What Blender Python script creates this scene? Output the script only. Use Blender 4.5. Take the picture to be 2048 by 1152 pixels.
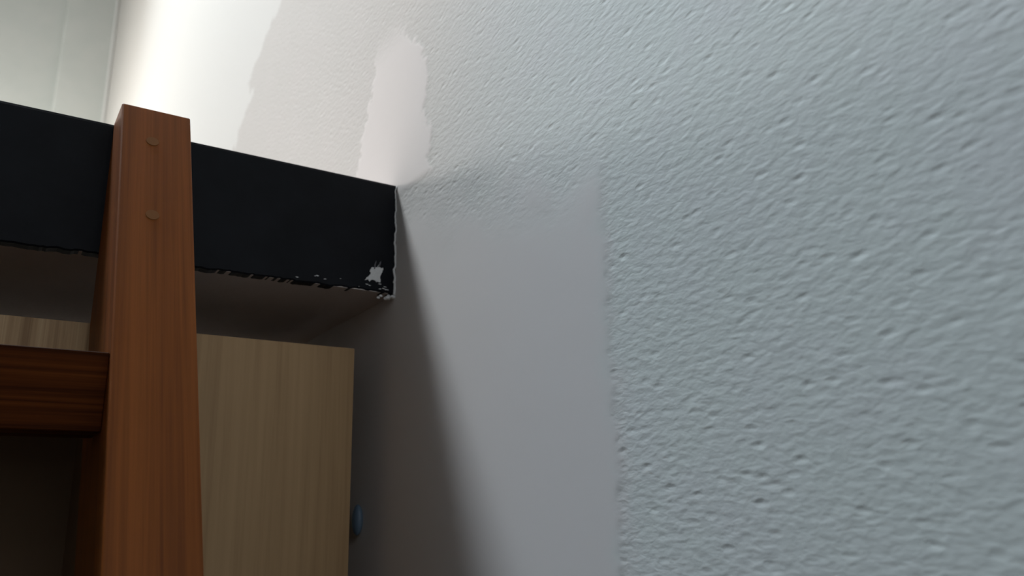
import bpy, bmesh, math, random
import numpy as np
from mathutils import Matrix, Vector
random.seed(4)
for o in list(bpy.data.objects): bpy.data.objects.remove(o)
sc = bpy.context.scene
C = sc.collection
# ---------------------------------------------------------------- camera (eye at the origin, wall on the right at x = 0.40 m)
cd = bpy.data.cameras.new('camera'); cam = bpy.data.objects.new('camera', cd); C.objects.link(cam)
cd.sensor_width = 36; cd.lens = 28.643; cd.clip_start = 0.02
cam.matrix_world = Matrix(((0.83601454, -0.13050462, -0.53296175, 0),
                           (-0.54817524, -0.24140811, -0.8007659, 0),
                           (-0.02415764, 0.96160838, -0.27336009, 0),
                           (0, 0, 0, 1)))
cd.dof.use_dof = True; cd.dof.focus_distance = 0.72; cd.dof.aperture_fstop = 6.5
sc.camera = cam
sc.view_settings.view_transform = 'Standard'; sc.view_settings.look = 'None'
sc.view_settings.exposure = 0.0; sc.view_settings.gamma = 1; sc.view_settings.use_curve_mapping = False
w = bpy.data.worlds.new('world'); sc.world = w; w.use_nodes = True
w.node_tree.nodes['Background'].inputs[0].default_value = (.55, .7, .9, 1)
w.node_tree.nodes['Background'].inputs[1].default_value = 0.3

XW, XL, YN, YF, ZF, ZC = 0.40, -1.15, -1.50, 4.64, -1.35, 4.40   # right wall, left wall, near wall, far wall, floor, ceiling
def area(name, loc, direction, sx, sy, power, col):
    l = bpy.data.lights.new(name, 'AREA'); l.shape = 'RECTANGLE'; l.size = sx; l.size_y = sy; l.energy = power; l.color = col
    o = bpy.data.objects.new(name, l); C.objects.link(o); o.location = loc
    o.rotation_euler = Vector(direction).to_track_quat('-Z', 'Y').to_euler()
    return o
# daylight entering by the side window beyond the beam, the rooflight above the beam, an unseen rear window added to light the ladder front
area('low_side_window_daylight', (XL+.02, 1.55, .585), (1, 0, 0), .6, .16, 5.6, (1, .93, .90))
area('far_side_window_daylight', (XL+.02, 3.6, 1.15), (1, 0, 0), .5, .30, 43, (1, .965, .91))
area('rooflight_daylight', (-.70, 2.48, ZC-.03), (1.15, -2.6, -4.4), .9, 1.25, 146, (.88, .955, 1)).data.spread = math.radians(100)
area('rear_fill_light', (.0, YN+.03, .92), (0, 1, 0), .6, 1.1, 6.2, (.92, .96, 1))

# ---------------------------------------------------------------- materials
def mat(name, rough=.6):
    m = bpy.data.materials.new(name); m.use_nodes = True
    n = m.node_tree; b = n.nodes['Principled BSDF']; b.inputs['Roughness'].default_value = rough
    return m, n, b
def N(n, t, **k):
    x = n.nodes.new(t)
    for a, v in k.items(): setattr(x, a, v)
    return x
def ramp(n, fac, stops):
    r = N(n, 'ShaderNodeValToRGB'); n.links.new(fac, r.inputs[0])
    e = r.color_ramp.elements
    while len(e) < len(stops): e.new(.5)
    for i, (p, c) in enumerate(stops): e[i].position = p; e[i].color = (*c, 1)
    return r.outputs[0]
def noise(n, vec, scale, detail=3, rough=.5, dist=0):
    x = N(n, 'ShaderNodeTexNoise'); x.inputs['Scale'].default_value = scale; x.inputs['Detail'].default_value = detail
    x.inputs['Roughness'].default_value = rough; x.inputs['Distortion'].default_value = dist
    n.links.new(vec, x.inputs['Vector']); return x.outputs[0]
def mapped(n, scale, rot=(0, 0, 0)):
    t = N(n, 'ShaderNodeTexCoord'); q = N(n, 'ShaderNodeMapping'); q.inputs['Rotation'].default_value = rot
    m = N(n, 'ShaderNodeMapping'); m.inputs['Scale'].default_value = scale
    n.links.new(t.outputs['Object'], q.inputs[0]); n.links.new(q.outputs[0], m.inputs[0]); return m.outputs[0]
def math_(n, op, a, b, clamp=False):
    x = N(n, 'ShaderNodeMath', operation=op); x.use_clamp = clamp
    for i, v in enumerate((a, b)):
        if isinstance(v, (int, float)): x.inputs[i].default_value = v
        else: n.links.new(v, x.inputs[i])
    return x.outputs[0]
def mix(n, fac, a, b):
    x = N(n, 'ShaderNodeMix', data_type='RGBA')
    if isinstance(fac, (int, float)): x.inputs[0].default_value = fac
    else: n.links.new(fac, x.inputs[0])
    for i, v in ((6, a), (7, b)):
        if isinstance(v, tuple): x.inputs[i].default_value = (*v, 1)
        else: n.links.new(v, x.inputs[i])
    return x.outputs[2]
def bump(n, b, h, strength, dist):
    x = N(n, 'ShaderNodeBump'); x.inputs['Strength'].default_value = strength; x.inputs['Distance'].default_value = dist
    n.links.new(h, x.inputs['Height']); n.links.new(x.outputs[0], b.inputs['Normal'])

def wood(name, dark, mid, light, axis, fine=1.0, rough=.45, rot=(0, 0, 0), spec=.15):
    m, n, b = mat(name, rough)
    s = [130*fine]*3; s[axis] = 3.0
    v = mapped(n, tuple(s), rot); a = noise(n, v, 1, 5, .6, .3)
    s2 = [30*fine]*3; s2[axis] = .9
    c = noise(n, mapped(n, tuple(s2), rot), 1, 3, .5, .4)
    f = math_(n, 'ADD', math_(n, 'MULTIPLY', a, .62), math_(n, 'MULTIPLY', c, .38))
    n.links.new(ramp(n, f, [(.36, dark), (.5, mid), (.64, light)]), b.inputs['Base Color'])
    b.inputs['Specular IOR Level'].default_value = spec
    bump(n, b, a, .12, .0004)
    return m
M_lad = wood('stained_wood', (.125, .034, .005), (.19, .054, .008), (.245, .072, .012), 2, 1.7, .5, (math.atan(.4535), 0, 0))
M_rung = wood('stained_wood_rung_shaded', (.020, .005, .001), (.070, .017, .003), (.120, .032, .006), 0, 1.5, .6, spec=.03)  # stain darkened further to carry the shade on the upright rung faces
M_cab = wood('pale_veneer', (.34, .215, .11), (.40, .26, .135), (.435, .285, .15), 2, 1.0, .5)
M_caph = wood('pale_veneer_header', (.30, .18, .09), (.46, .30, .16), (.58, .40, .23), 2, 1.6, .5)
M_int, n, b = mat('brown_interior', .7); b.inputs['Base Color'].default_value = (.22, .14, .08, 1)
M_blk, n, b = mat('black_paint', .55)
n.links.new(ramp(n, noise(n, mapped(n, (1, 1, 1)), 30, 4), [(.3, (.0035, .004, .006)), (.7, (.006, .007, .010))]), b.inputs['Base Color'])
b.inputs['Specular IOR Level'].default_value = .12
bump(n, b, noise(n, mapped(n, (1, 1, 1)), 220, 3), .2, .001)
def plaster(name, a, c, sc_=40, bs=.25):
    m, n, b = mat(name, .85)
    v = mapped(n, (1, 1, 1))
    n.links.new(ramp(n, noise(n, v, 9, 4), [(.3, a), (.7, c)]), b.inputs['Base Color'])
    bump(n, b, noise(n, v, sc_*4, 4), bs, .002)
    return m
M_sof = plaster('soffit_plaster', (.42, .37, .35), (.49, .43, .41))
M_fill = plaster('white_filler', (.62, .62, .62), (.72, .72, .72), 90, .6)
M_scr = plaster('dull_scratch', (.10, .10, .11), (.22, .22, .23), 90, .4)
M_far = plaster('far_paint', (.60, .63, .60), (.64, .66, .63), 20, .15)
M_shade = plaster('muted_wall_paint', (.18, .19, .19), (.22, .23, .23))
M_white = plaster('white_paint', (.72, .72, .70), (.76, .76, .74))
M_ceil = plaster('ceiling_paint', (.74, .74, .72), (.78, .78, .76))
M_floor = wood('floor_boards', (.12, .08, .045), (.18, .12, .07), (.23, .16, .10), 1, .5)
M_frame, n, b = mat('window_frame_paint', .35); b.inputs['Base Color'].default_value = (.8, .8, .78, 1)
M_glass, n, b = mat('window_glass', .02); b.inputs['Transmission Weight'].default_value = 1; b.inputs['Base Color'].default_value = (.95, .98, 1, 1)
M_plug, n, b = mat('pale_wood_plug', .6); b.inputs['Base Color'].default_value = (.20, .085, .03, 1); b.inputs['Specular IOR Level'].default_value = .1
M_blob, n, b = mat('blue_grey', .5); b.inputs['Base Color'].default_value = (.10, .15, .21, 1)

# the papered wall: woodchip paper with filled smooth patches; cool daylight towards the viewer is painted into the colour
M_wall, n, b = mat('woodchip_wall', .8)
b.inputs['Specular IOR Level'].default_value = .2
at = N(n, 'ShaderNodeAttribute', attribute_name='chip'); chip = at.outputs['Fac']
pk = N(n, 'ShaderNodeAttribute', attribute_name='filler').outputs['Fac']
wh = N(n, 'ShaderNodeAttribute', attribute_name='fresh').outputs['Fac']
bl = N(n, 'ShaderNodeAttribute', attribute_name='cool_light').outputs['Fac']
v = mapped(n, (1, .5, 1.1))
mott = noise(n, mapped(n, (1, 1, 1)), 14, 5, .6)
base = mix(n, bl, (.51, .485, .46), (.55, .61, .625))
base = mix(n, math_(n, 'MULTIPLY', math_(n, 'SUBTRACT', mott, .42), 1.6, True), base, mix(n, bl, (.53, .495, .475), (.56, .59, .635)))
base = mix(n, pk, base, mix(n, bl, (.61, .57, .55), (.58, .585, .61)))
base = mix(n, wh, base, (.60, .585, .56))
n.links.new(base, b.inputs['Base Color'])
n1 = noise(n, v, 190, 2, .45, .2)
n2 = noise(n, v, 62, 2, .5, .3)
lumps = math_(n, 'MULTIPLY', math_(n, 'SUBTRACT', n2, .55, True), 3.2)
vo = N(n, 'ShaderNodeTexVoronoi', feature='SMOOTH_F1'); vo.inputs['Scale'].default_value = 85; vo.inputs['Smoothness'].default_value = .4; n.links.new(v, vo.inputs['Vector'])
pit = math_(n, 'MULTIPLY', math_(n, 'SUBTRACT', .27, vo.outputs['Distance'], True), 2.0)
h = math_(n, 'SUBTRACT', math_(n, 'ADD', math_(n, 'MULTIPLY', n1, .85), math_(n, 'MULTIPLY', lumps, .25)), pit)
h = math_(n, 'ADD', math_(n, 'MULTIPLY', h, chip), math_(n, 'MULTIPLY', math_(n, 'SUBTRACT', 1.0, chip), .30))
h = math_(n, 'ADD', h, math_(n, 'MULTIPLY', mott, .35))
bump(n, b, h, .40, .0016)

# ---------------------------------------------------------------- helpers
def obj(name, bm, m, parent=None, smooth=False, bevel=0):
    me = bpy.data.meshes.new(name); bmesh.ops.recalc_face_normals(bm, faces=bm.faces); bm.to_mesh(me); bm.free()
    me.materials.append(m); o = bpy.data.objects.new(name, me); C.objects.link(o)
    if parent: o.parent = parent
    if smooth:
        for p in me.polygons: p.use_smooth = True
    if bevel:
        d = o.modifiers.new('bevel', 'BEVEL'); d.width = bevel; d.segments = 3; d.limit_method = 'ANGLE'
    return o
def box(bm, x0, x1, y0, y1, z0, z1):
    vs = [bm.verts.new((x, y, z)) for x in (x0, x1) for y in (y0, y1) for z in (z0, z1)]
    for f in ((0, 1, 3, 2), (4, 6, 7, 5), (0, 4, 5, 1), (2, 3, 7, 6), (0, 2, 6, 4), (1, 5, 7, 3)): bm.faces.new([vs[i] for i in f])
    return bm
def B(*a): return box(bmesh.new(), *a)
def prism(bm, pts, x0, x1):            # pts in the y-z plane, extruded along x
    a = [bm.verts.new((x0, *p)) for p in pts]; c = [bm.verts.new((x1, *p)) for p in pts]
    bm.faces.new(a); bm.faces.new(c)
    for i in range(len(pts)):
        j = (i+1) % len(pts); bm.faces.new((a[i], a[j], c[j], c[i]))
    return bm
def struct(name, bm, m, bevel=0):
    o = obj(name, bm, m, bevel=bevel); o['kind'] = 'structure'; return o
def thing(name, label, cat, loc):
    o = bpy.data.objects.new(name, None); C.objects.link(o); o.location = loc; o['label'] = label; o['category'] = cat
    return o
def put(o, parent): o.parent = parent; o.matrix_parent_inverse = Matrix.Translation(parent.location).inverted(); return o

# ---------------------------------------------------------------- room shell
def noise1(x, seed, octs=4):
    r = np.random.RandomState(seed); s = 0
    for k in range(octs):
        t = r.rand(4096)*2-1; xx = x*(2**k); i = np.floor(xx).astype(int); f = xx-i; f = f*f*(3-2*f)
        s = s + (t[i % 4096]*(1-f)+t[(i+1) % 4096]*f)/(2**k)
    return s
def noise2(x, y, seed, octs=3):
    r = np.random.RandomState(seed); s = 0
    for k in range(octs):
        t = r.rand(64, 64)*2-1; xx = x*(2**k); yy = y*(2**k)
        i = np.floor(xx).astype(int); j = np.floor(yy).astype(int); f = xx-i; g = yy-j; f = f*f*(3-2*f); g = g*g*(3-2*g)
        s = s + ((t[i % 64, j % 64]*(1-f)+t[(i+1) % 64, j % 64]*f)*(1-g)+(t[i % 64, (j+1) % 64]*(1-f)+t[(i+1) % 64, (j+1) % 64]*f)*g)/(2**k)
    return s
def sstep(a, c, x): t = np.clip((x-a)/(c-a), 0, 1); return t*t*(3-2*t)
def right_wall():
    ys = [YN]
    while ys[-1] < 0.05: ys.append(ys[-1]+.05)
    while ys[-1] < 1.05: ys.append(ys[-1]+.0026)
    while ys[-1] < 2.0: ys.append(ys[-1]+.005)
    while ys[-1] < YF: ys.append(ys[-1]+.04)
    ys[-1] = YF
    zs = [ZF]
    while zs[-1] < -.15: zs.append(zs[-1]+.05)
    while zs[-1] < .62: zs.append(zs[-1]+.0026)
    while zs[-1] < 1.3: zs.append(zs[-1]+.006)
    while zs[-1] < ZC: zs.append(zs[-1]+.05)
    zs[-1] = ZC
    y, z = np.meshgrid(np.array(ys), np.array(zs), indexing='ij')
    # fresh smooth plaster beyond: boundary y(z)
    bz = [-9, .80, .86, .92, .955, 1.0, 9]; by = [1.95, 1.68, 1.585, 1.555, 1.46, 1.39, 1.2]
    e1 = np.interp(z, bz, by) + .024*noise1(z*22, 1) + .03*noise2(y*45, z*45, 5) + .010*noise2(y*140, z*140, 6)
    fresh = sstep(-.012, .012, y-e1)
    # filler stripe above the beam
    lz = [.38, .397, .438, .481, .507, .556, .60, .66]; ly = [.76, .765, .766, .777, .765, .782, .83, .875]
    rz = [.38, .466, .528, .571, .614, .647, .66]; ry = [.985, .978, .957, .934, .928, .905, .88]
    d = np.minimum(y-np.interp(z, lz, ly), np.interp(z, rz, ry)-y) + .007*noise2(y*55, z*55, 7) + .006*noise2(y*150, z*150, 8)
    d = np.minimum(d, (z-.385)*.6); top = 1-sstep(.58, .65, z)
    f1 = sstep(-.003, .003, d)*np.where(z > .38, top, 0)
    # broad filled band under the beam line
    e = y-(.467+.004*noise1(z*30, 2)) + .003*noise2(y*150, z*150, 9)
    topb = np.interp(y, [.4, .5, .6, .74, .85, 1.2], [.275, .262, .285, .33, .36, .30]) + .02*noise2(y*25, z*25, 10)
    f2 = sstep(-.004, .006, e)*(1-sstep(-.045, .05, z-topb))
    fill = np.clip(np.maximum(f1, f2), 0, 1)
    f2c = sstep(-.02, .022, e+.008*noise2(y*40, z*40, 12))*(1-sstep(-.06, .06, z-topb))
    fcol = np.clip(np.maximum(f1, f2c), 0, 1)
    chip = np.clip(1-np.maximum(fill, fresh), 0, 1)
    cool_light = 1-sstep(.42, 1.0, y+.25*(z-.1))  # cool daylight side of the wall, put into the colour
    ny, nz = y.shape
    x = XW - .0006*(1-chip)*np.where(y < 1.3, 1, 0)
    co = np.stack([x, y, z], -1).reshape(-1, 3)
    nf = ny*nz
    back = np.array([[XW+.12, YN, ZF], [XW+.12, YF, ZF], [XW+.12, YF, ZC], [XW+.12, YN, ZC]])
    idx = np.arange(nf).reshape(ny, nz)
    q = np.stack([idx[:-1, :-1], idx[:-1, 1:], idx[1:, 1:], idx[1:, :-1]], -1).reshape(-1, 4)
    me = bpy.data.meshes.new('wall_right')
    faces = np.vstack([q, [[nf, nf+1, nf+2, nf+3]]])
    co = np.vstack([co, back])
    me.vertices.add(len(co)); me.vertices.foreach_set('co', co.ravel())
    me.loops.add(faces.size); me.loops.foreach_set('vertex_index', faces.ravel().astype(np.int32))
    me.polygons.add(len(faces)); me.polygons.foreach_set('loop_start', (np.arange(len(faces))*4).astype(np.int32))
    me.polygons.foreach_set('loop_total', np.full(len(faces), 4, np.int32))
    me.update(); me.validate()
    for nm, a in (('chip', chip), ('filler', fcol), ('fresh', fresh), ('cool_light', cool_light)):
        at = me.attributes.new(nm, 'FLOAT', 'POINT'); at.data.foreach_set('value', np.concatenate([a.ravel(), np.zeros(4)]).astype(np.float32))
    me.materials.append(M_wall)
    me.polygons.foreach_set('use_smooth', np.ones(len(faces), bool))
    o = bpy.data.objects.new('wall_right', me); C.objects.link(o); o['kind'] = 'structure'
right_wall()
T = .15
bm = B(XL-T, .143, YF+.07, YF+.07+T, ZF, ZC)
struct('wall_far', bm, M_far)
struct('trim_1', B(.143, XW, YF, YF+.07+T, ZF, ZC), M_far, bevel=.012)       # flat pier beside the corner
bm = bmesh.new()
bmesh.ops.create_cone(bm, cap_ends=True, segments=20, radius1=.009, radius2=.009, depth=ZC-ZF, matrix=Matrix.Translation((XW-.009, YF-.009, (ZC+ZF)/2)))
struct('trim_2', bm, M_white)                                                  # round bead in the corner
struct('floor', B(XL-T, XW+.12, YN-T, YF+.2, ZF-T, ZF), M_floor)
def wall_with_hole(name, ax, lo, hi, a0, a1, h, m):      # h = (a, b, z0, z1): opening
    bm = bmesh.new()
    for (p, q, r, s) in ((a0, h[0], ZF, ZC), (h[1], a1, ZF, ZC), (h[0], h[1], ZF, h[2]), (h[0], h[1], h[3], ZC)):
        if ax == 'x': box(bm, lo, hi, p, q, r, s)
        else: box(bm, p, q, lo, hi, r, s)
    return struct(name, bm, m)
bm = bmesh.new()
for q in ((YN-T, 1.25, ZF, ZC), (1.85, 3.35, ZF, ZC), (3.85, YF+.07, ZF, ZC), (1.25, 1.85, ZF, .505), (1.25, 1.85, .665, ZC), (3.35, 3.85, ZF, 1.0), (3.35, 3.85, 1.3, ZC)): box(bm, XL-T, XL, *q)
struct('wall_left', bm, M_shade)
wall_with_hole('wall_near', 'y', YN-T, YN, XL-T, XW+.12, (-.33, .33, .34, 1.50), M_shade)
bm = bmesh.new()
for r in ((XL-T, -1.14, YN-T, YF+.2), (-.25, XW+.12, YN-T, YF+.2), (-1.14, -.25, YN-T, 1.82), (-1.14, -.25, 3.14, YF+.2)): box(bm, r[0], r[1], r[2], r[3], ZC, ZC+T)
struct('ceiling', bm, M_ceil)
def window(name, lo, hi, ax, t=.045):
    """frame bars round the opening lo..hi and one pane, ax = the thin axis"""
    oth = [i for i in range(3) if i != ax]; bm = bmesh.new()
    for k in range(2):
        for side in range(2):
            l = list(lo); h = list(hi)
            if side: l[oth[k]] = hi[oth[k]]-t
            else: h[oth[k]] = lo[oth[k]]+t
            if k: l[oth[0]] += t; h[oth[0]] -= t
            box(bm, l[0], h[0], l[1], h[1], l[2], h[2])
    fr = struct(name, bm, M_frame)
    l = [v+t for v in lo]; h = [v-t for v in hi]; m_ = (lo[ax]+hi[ax])/2; l[ax] = m_-.003; h[ax] = m_+.003
    g = obj('pane', B(l[0], h[0], l[1], h[1], l[2], h[2]), M_glass, fr)
window('window_1', (XL-.10, 1.25, .505), (XL-.04, 1.85, .665), 0, .02)
window('window_4', (XL-.10, 3.35, 1.0), (XL-.04, 3.85, 1.3), 0)
window('added_window_2', (-.33, YN-.10, .34), (.33, YN-.04, 1.50), 1)  # unseen window, added to hold the rear fill light
window('window_3', (-1.14, 1.82, ZC+.04), (-.25, 3.14, ZC+.10), 2)

# ---------------------------------------------------------------- black beam ending in the wall
YB, ZB0, ZB1 = .85, .2605, .3995
beam = thing('ceiling_beam', 'deep black painted beam with chipped lower corner running into the textured wall', 'beam', (-.35, 1.15, ZB0))
bm = bmesh.new(); nx = 520; xs = np.linspace(XL, XW-.0012, nx)
rag = .0008*noise1(xs*60+3, 21) + .0006*noise1(xs*260, 22)
zs_ = [0, .25, .5, .75, 1.0]
top, prev = [], None
for i, x in enumerate(xs):
    zb = ZB0+rag[i]-.0007-(.0006 if x < .25 else 0); er = .0007*math.sin(i*2.1)*(x > .3)
    col = [bm.verts.new((x, YB+.014, zb)), bm.verts.new((x, YB+.0015, zb)), bm.verts.new((x, YB, zb+.0015)), bm.verts.new((x, YB, ZB1-.004)),
           bm.verts.new((x, YB+.0012, ZB1-.0012)), bm.verts.new((x, YB+.004, ZB1)), bm.verts.new((x, YB+.014, ZB1))]
    if prev:
        for k in range(len(col)): bm.faces.new((prev[k], prev[(k+1) % 7], col[(k+1) % 7], col[k]))
    else: bm.faces.new(col)
    prev = col
bm.faces.new(prev[::-1])
put(obj('front_face', bm, M_blk), beam)
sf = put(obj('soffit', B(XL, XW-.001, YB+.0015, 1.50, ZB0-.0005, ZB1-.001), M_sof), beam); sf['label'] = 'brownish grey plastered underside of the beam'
# paint flake and filler along the joint with the wall
def flake(pts, y=YB-.0006, th=.0012):
    bm = bmesh.new(); a = [bm.verts.new((x, y, z)) for x, z in pts]; c = [bm.verts.new((x, y+th, z)) for x, z in pts]
    bm.faces.new(a); bm.faces.new(c)
    for i in range(len(pts)): j = (i+1) % len(pts); bm.faces.new((a[i], a[j], c[j], c[i]))
    return bm
def jag(pts, s=.0007, n=4):
    out = []
    for i in range(len(pts)):
        p, q = pts[i], pts[(i+1) % len(pts)]
        for k in range(n): t = k/n; out.append((p[0]+(q[0]-p[0])*t+random.uniform(-s, s), p[1]+(q[1]-p[1])*t+random.uniform(-s, s)))
    return out
CH = [(.3603, .2722), (.3640, .2728), (.3668, .2712), (.3700, .2740), (.3745, .2718), (.3800, .2722), (.3790, .2790), (.3822, .2850), (.3835, .2900),
      (.3800, .2895), (.3775, .2925), (.3745, .2895), (.3695, .2888), (.3665, .2850), (.3675, .2800), (.3640, .2765)]
ch = put(obj('paint_chip', flake(jag(CH, .0006, 3)), M_fill), beam); ch['label'] = 'white bare patch chipped in the black paint'
for sc_pts in ([(.3765, .2900), (.3788, .2965), (.3806, .2990), (.3800, .2955), (.3790, .2900)], [(.3712, .2870), (.3722, .2925), (.3742, .2975), (.3738, .2930), (.3730, .2870)]):
    ch = put(obj('paint_chip', flake(jag(sc_pts, .0003, 2), th=.0009), M_scr), beam); ch['label'] = 'thin grey scratch above the bare patch'
for k in range(16):
    x = random.uniform(.27, .395); z = ZB0+.004+random.uniform(-.002, .006)*(x/.39)
    s = random.uniform(.0004, .0011)
    bm = flake(jag([(x-s*2, z), (x, z-s*.6), (x+s*2, z), (x, z+s*.6)], s*.3, 1)); 
    if k == 0: allb = bm
    else:
        me = bpy.data.meshes.new('t'); bm.to_mesh(me); allb.from_mesh(me); bm.free(); bpy.data.meshes.remove(me)
o = put(obj('paint_flecks', allb, M_fill), beam); o['label'] = 'tiny white specks along the lower edge'; o['kind'] = 'stuff'
# filler bead down the joint
def lumpy_strip(path, wfun, seed, m, name):
    """closed lumpy tube along path of (x,y,z)"""
    bm = bmesh.new(); r = np.random.RandomState(seed); prev = None; K = 10
    for i, p in enumerate(path):
        w_ = wfun(i/(len(path)-1)); ring = []
        for k in range(K):
            a = 2*math.pi*k/K; rr = w_*(1+.35*(r.rand()-.5))
            ring.append(bm.verts.new((p[0]+rr*math.cos(a), p[1]+rr*math.sin(a), p[2]+.0006*(r.rand()-.5))))
        if prev:
            for k in range(K): bm.faces.new((prev[k], prev[(k+1) % K], ring[(k+1) % K], ring[k]))
        else: bm.faces.new(ring)
        prev = ring
    bm.faces.new(prev)
    o = put(obj(name, bm, m, smooth=True), beam); return o
bead = [(XW-.0016+.0010*float(noise1(np.array([i*.37]), 33)[0]), YB-.0002, ZB0-.002+(ZB1-ZB0)*i/70) for i in range(71)]
lumpy_strip(bead, lambda t: .0015-.0007*t, 3, M_fill, 'filler_bead')['label'] = 'ragged white filler down the joint with the wall'
bm = bmesh.new()
r = np.random.RandomState(8)
for k in range(16):
    x = XW-.0015-.022*r.rand()*(.3+k/16); y = YB+.0005+.004*r.rand(); z = ZB0-.002-.0045*r.rand()
    bmesh.ops.create_icosphere(bm, subdivisions=2, radius=.0010+.0018*r.rand(), matrix=Matrix.Translation((x, y, z)) @ Matrix.Diagonal((1.3, .8, .9, 1)))
for v_ in bm.verts: v_.co += Vector(r.rand(3)-.5)*.0006
put(obj('filler_lump', bm, M_fill, smooth=True), beam)['label'] = 'crumbly plaster at the lower corner by the wall'

# ---------------------------------------------------------------- wooden ladder leaning on the beam
def yfront(z): return .7995 + .4535*(z-.3995)
lad = thing('ladder', 'reddish brown wooden ladder leaning against the black beam', 'ladder', (-.10, yfront(ZF)+.07, ZF))
kz = .185; kb = YB-.0012
def stile_bm(x0, x1):
    # front line, flat cut top, vertical bearing cut against the beam, back line parallel to the front
    return prism(bmesh.new(), [(yfront(ZF), ZF), (yfront(.3995), .3995), (kb, .3995), (kb, kz), (kb+.4535*(ZF-kz)*1.02, ZF)], x0, x1)
for x0 in (.082, -.362):
    s = put(obj('stile', stile_bm(x0, x0+.0635), M_lad, bevel=.0016), lad)
    if x0 > 0:
        s['label'] = 'right upright with square cut top'
        for x_, z in ((.1098, .3567), (.1104, .2683)):
            bm = bmesh.new(); sl = math.atan(.4535)
            bmesh.ops.create_cone(bm, cap_ends=True, segments=28, radius1=.0058, radius2=.0056, depth=.001,
                matrix=Matrix.Translation((x_, yfront(z)-.0002, z)) @ Matrix.Rotation(math.pi/2-sl, 4, 'X'))
            p = obj('screw_plug', bm, M_plug, s); p['label'] = 'round pale wooden plug'
for k in range(6):
    z = .0704-.26*k; y = yfront(z+.03)+.0185
    put(obj('rung', B(-.2985, .0820, y, y+.052, z, z+.0605), M_rung, bevel=.0012), lad)

# ---------------------------------------------------------------- pale wood cabinet below the beam
YC, ZT, XR = .885, .1977, .3650
cab = thing('cabinet', 'pale wood veneer cabinet with open compartment under the black beam', 'cabinet', (-.2, 1.06, ZF))
D = 1.235
put(obj('side_panel', B(XR-.019, XR, YC+.018, D, ZF, ZT), M_cab, bevel=.0008), cab)
put(obj('side_panel', B(-.70, -.681, YC+.018, D, ZF, ZT), M_cab, bevel=.0008), cab)
put(obj('top_panel', B(-.681, XR-.019, YC+.018, D, ZT-.019, ZT), M_cab, bevel=.0008), cab)
put(obj('front_panel', B(.120, XR, YC, YC+.018, ZF+.06, ZT), M_cab, bevel=.0008), cab)['label'] = 'tall pale front panel beside the ladder'
put(obj('header_panel', B(-.70, .1195, YC, YC+.018, .125, ZT), M_caph, bevel=.0008), cab)['label'] = 'grainy pale strip above the open compartment'
put(obj('divider', B(.120, .138, YC+.018, D-.01, ZF+.06, ZT-.019), M_int), cab)
put(obj('back_panel', B(-.681, .120, D-.01, D, ZF+.06, ZT-.019), M_int), cab)
put(obj('bottom_shelf', B(-.681, .120, YC+.01, D-.01, ZF+.04, ZF+.06), M_cab), cab)
put(obj('shelf', B(-.681, .120, YC+.01, D-.01, -.52, -.50), M_cab), cab)
put(obj('plinth', B(-.681, XR-.019, YC+.04, YC+.058, ZF, ZF+.06), M_cab), cab)

# small blue-grey blob on the wall in the gap behind the cabinet
bm = bmesh.new(); bmesh.ops.create_uvsphere(bm, u_segments=16, v_segments=10, radius=1, matrix=Matrix.Translation((XW-.005, .935, .004)) @ Matrix.Diagonal((.006, .010, .018, 1)))
o = obj('blue_grey_blob', bm, M_blob, smooth=True); o['label'] = 'small blue-grey blob in dark gap between cabinet and wall'; o['category'] = 'clip'
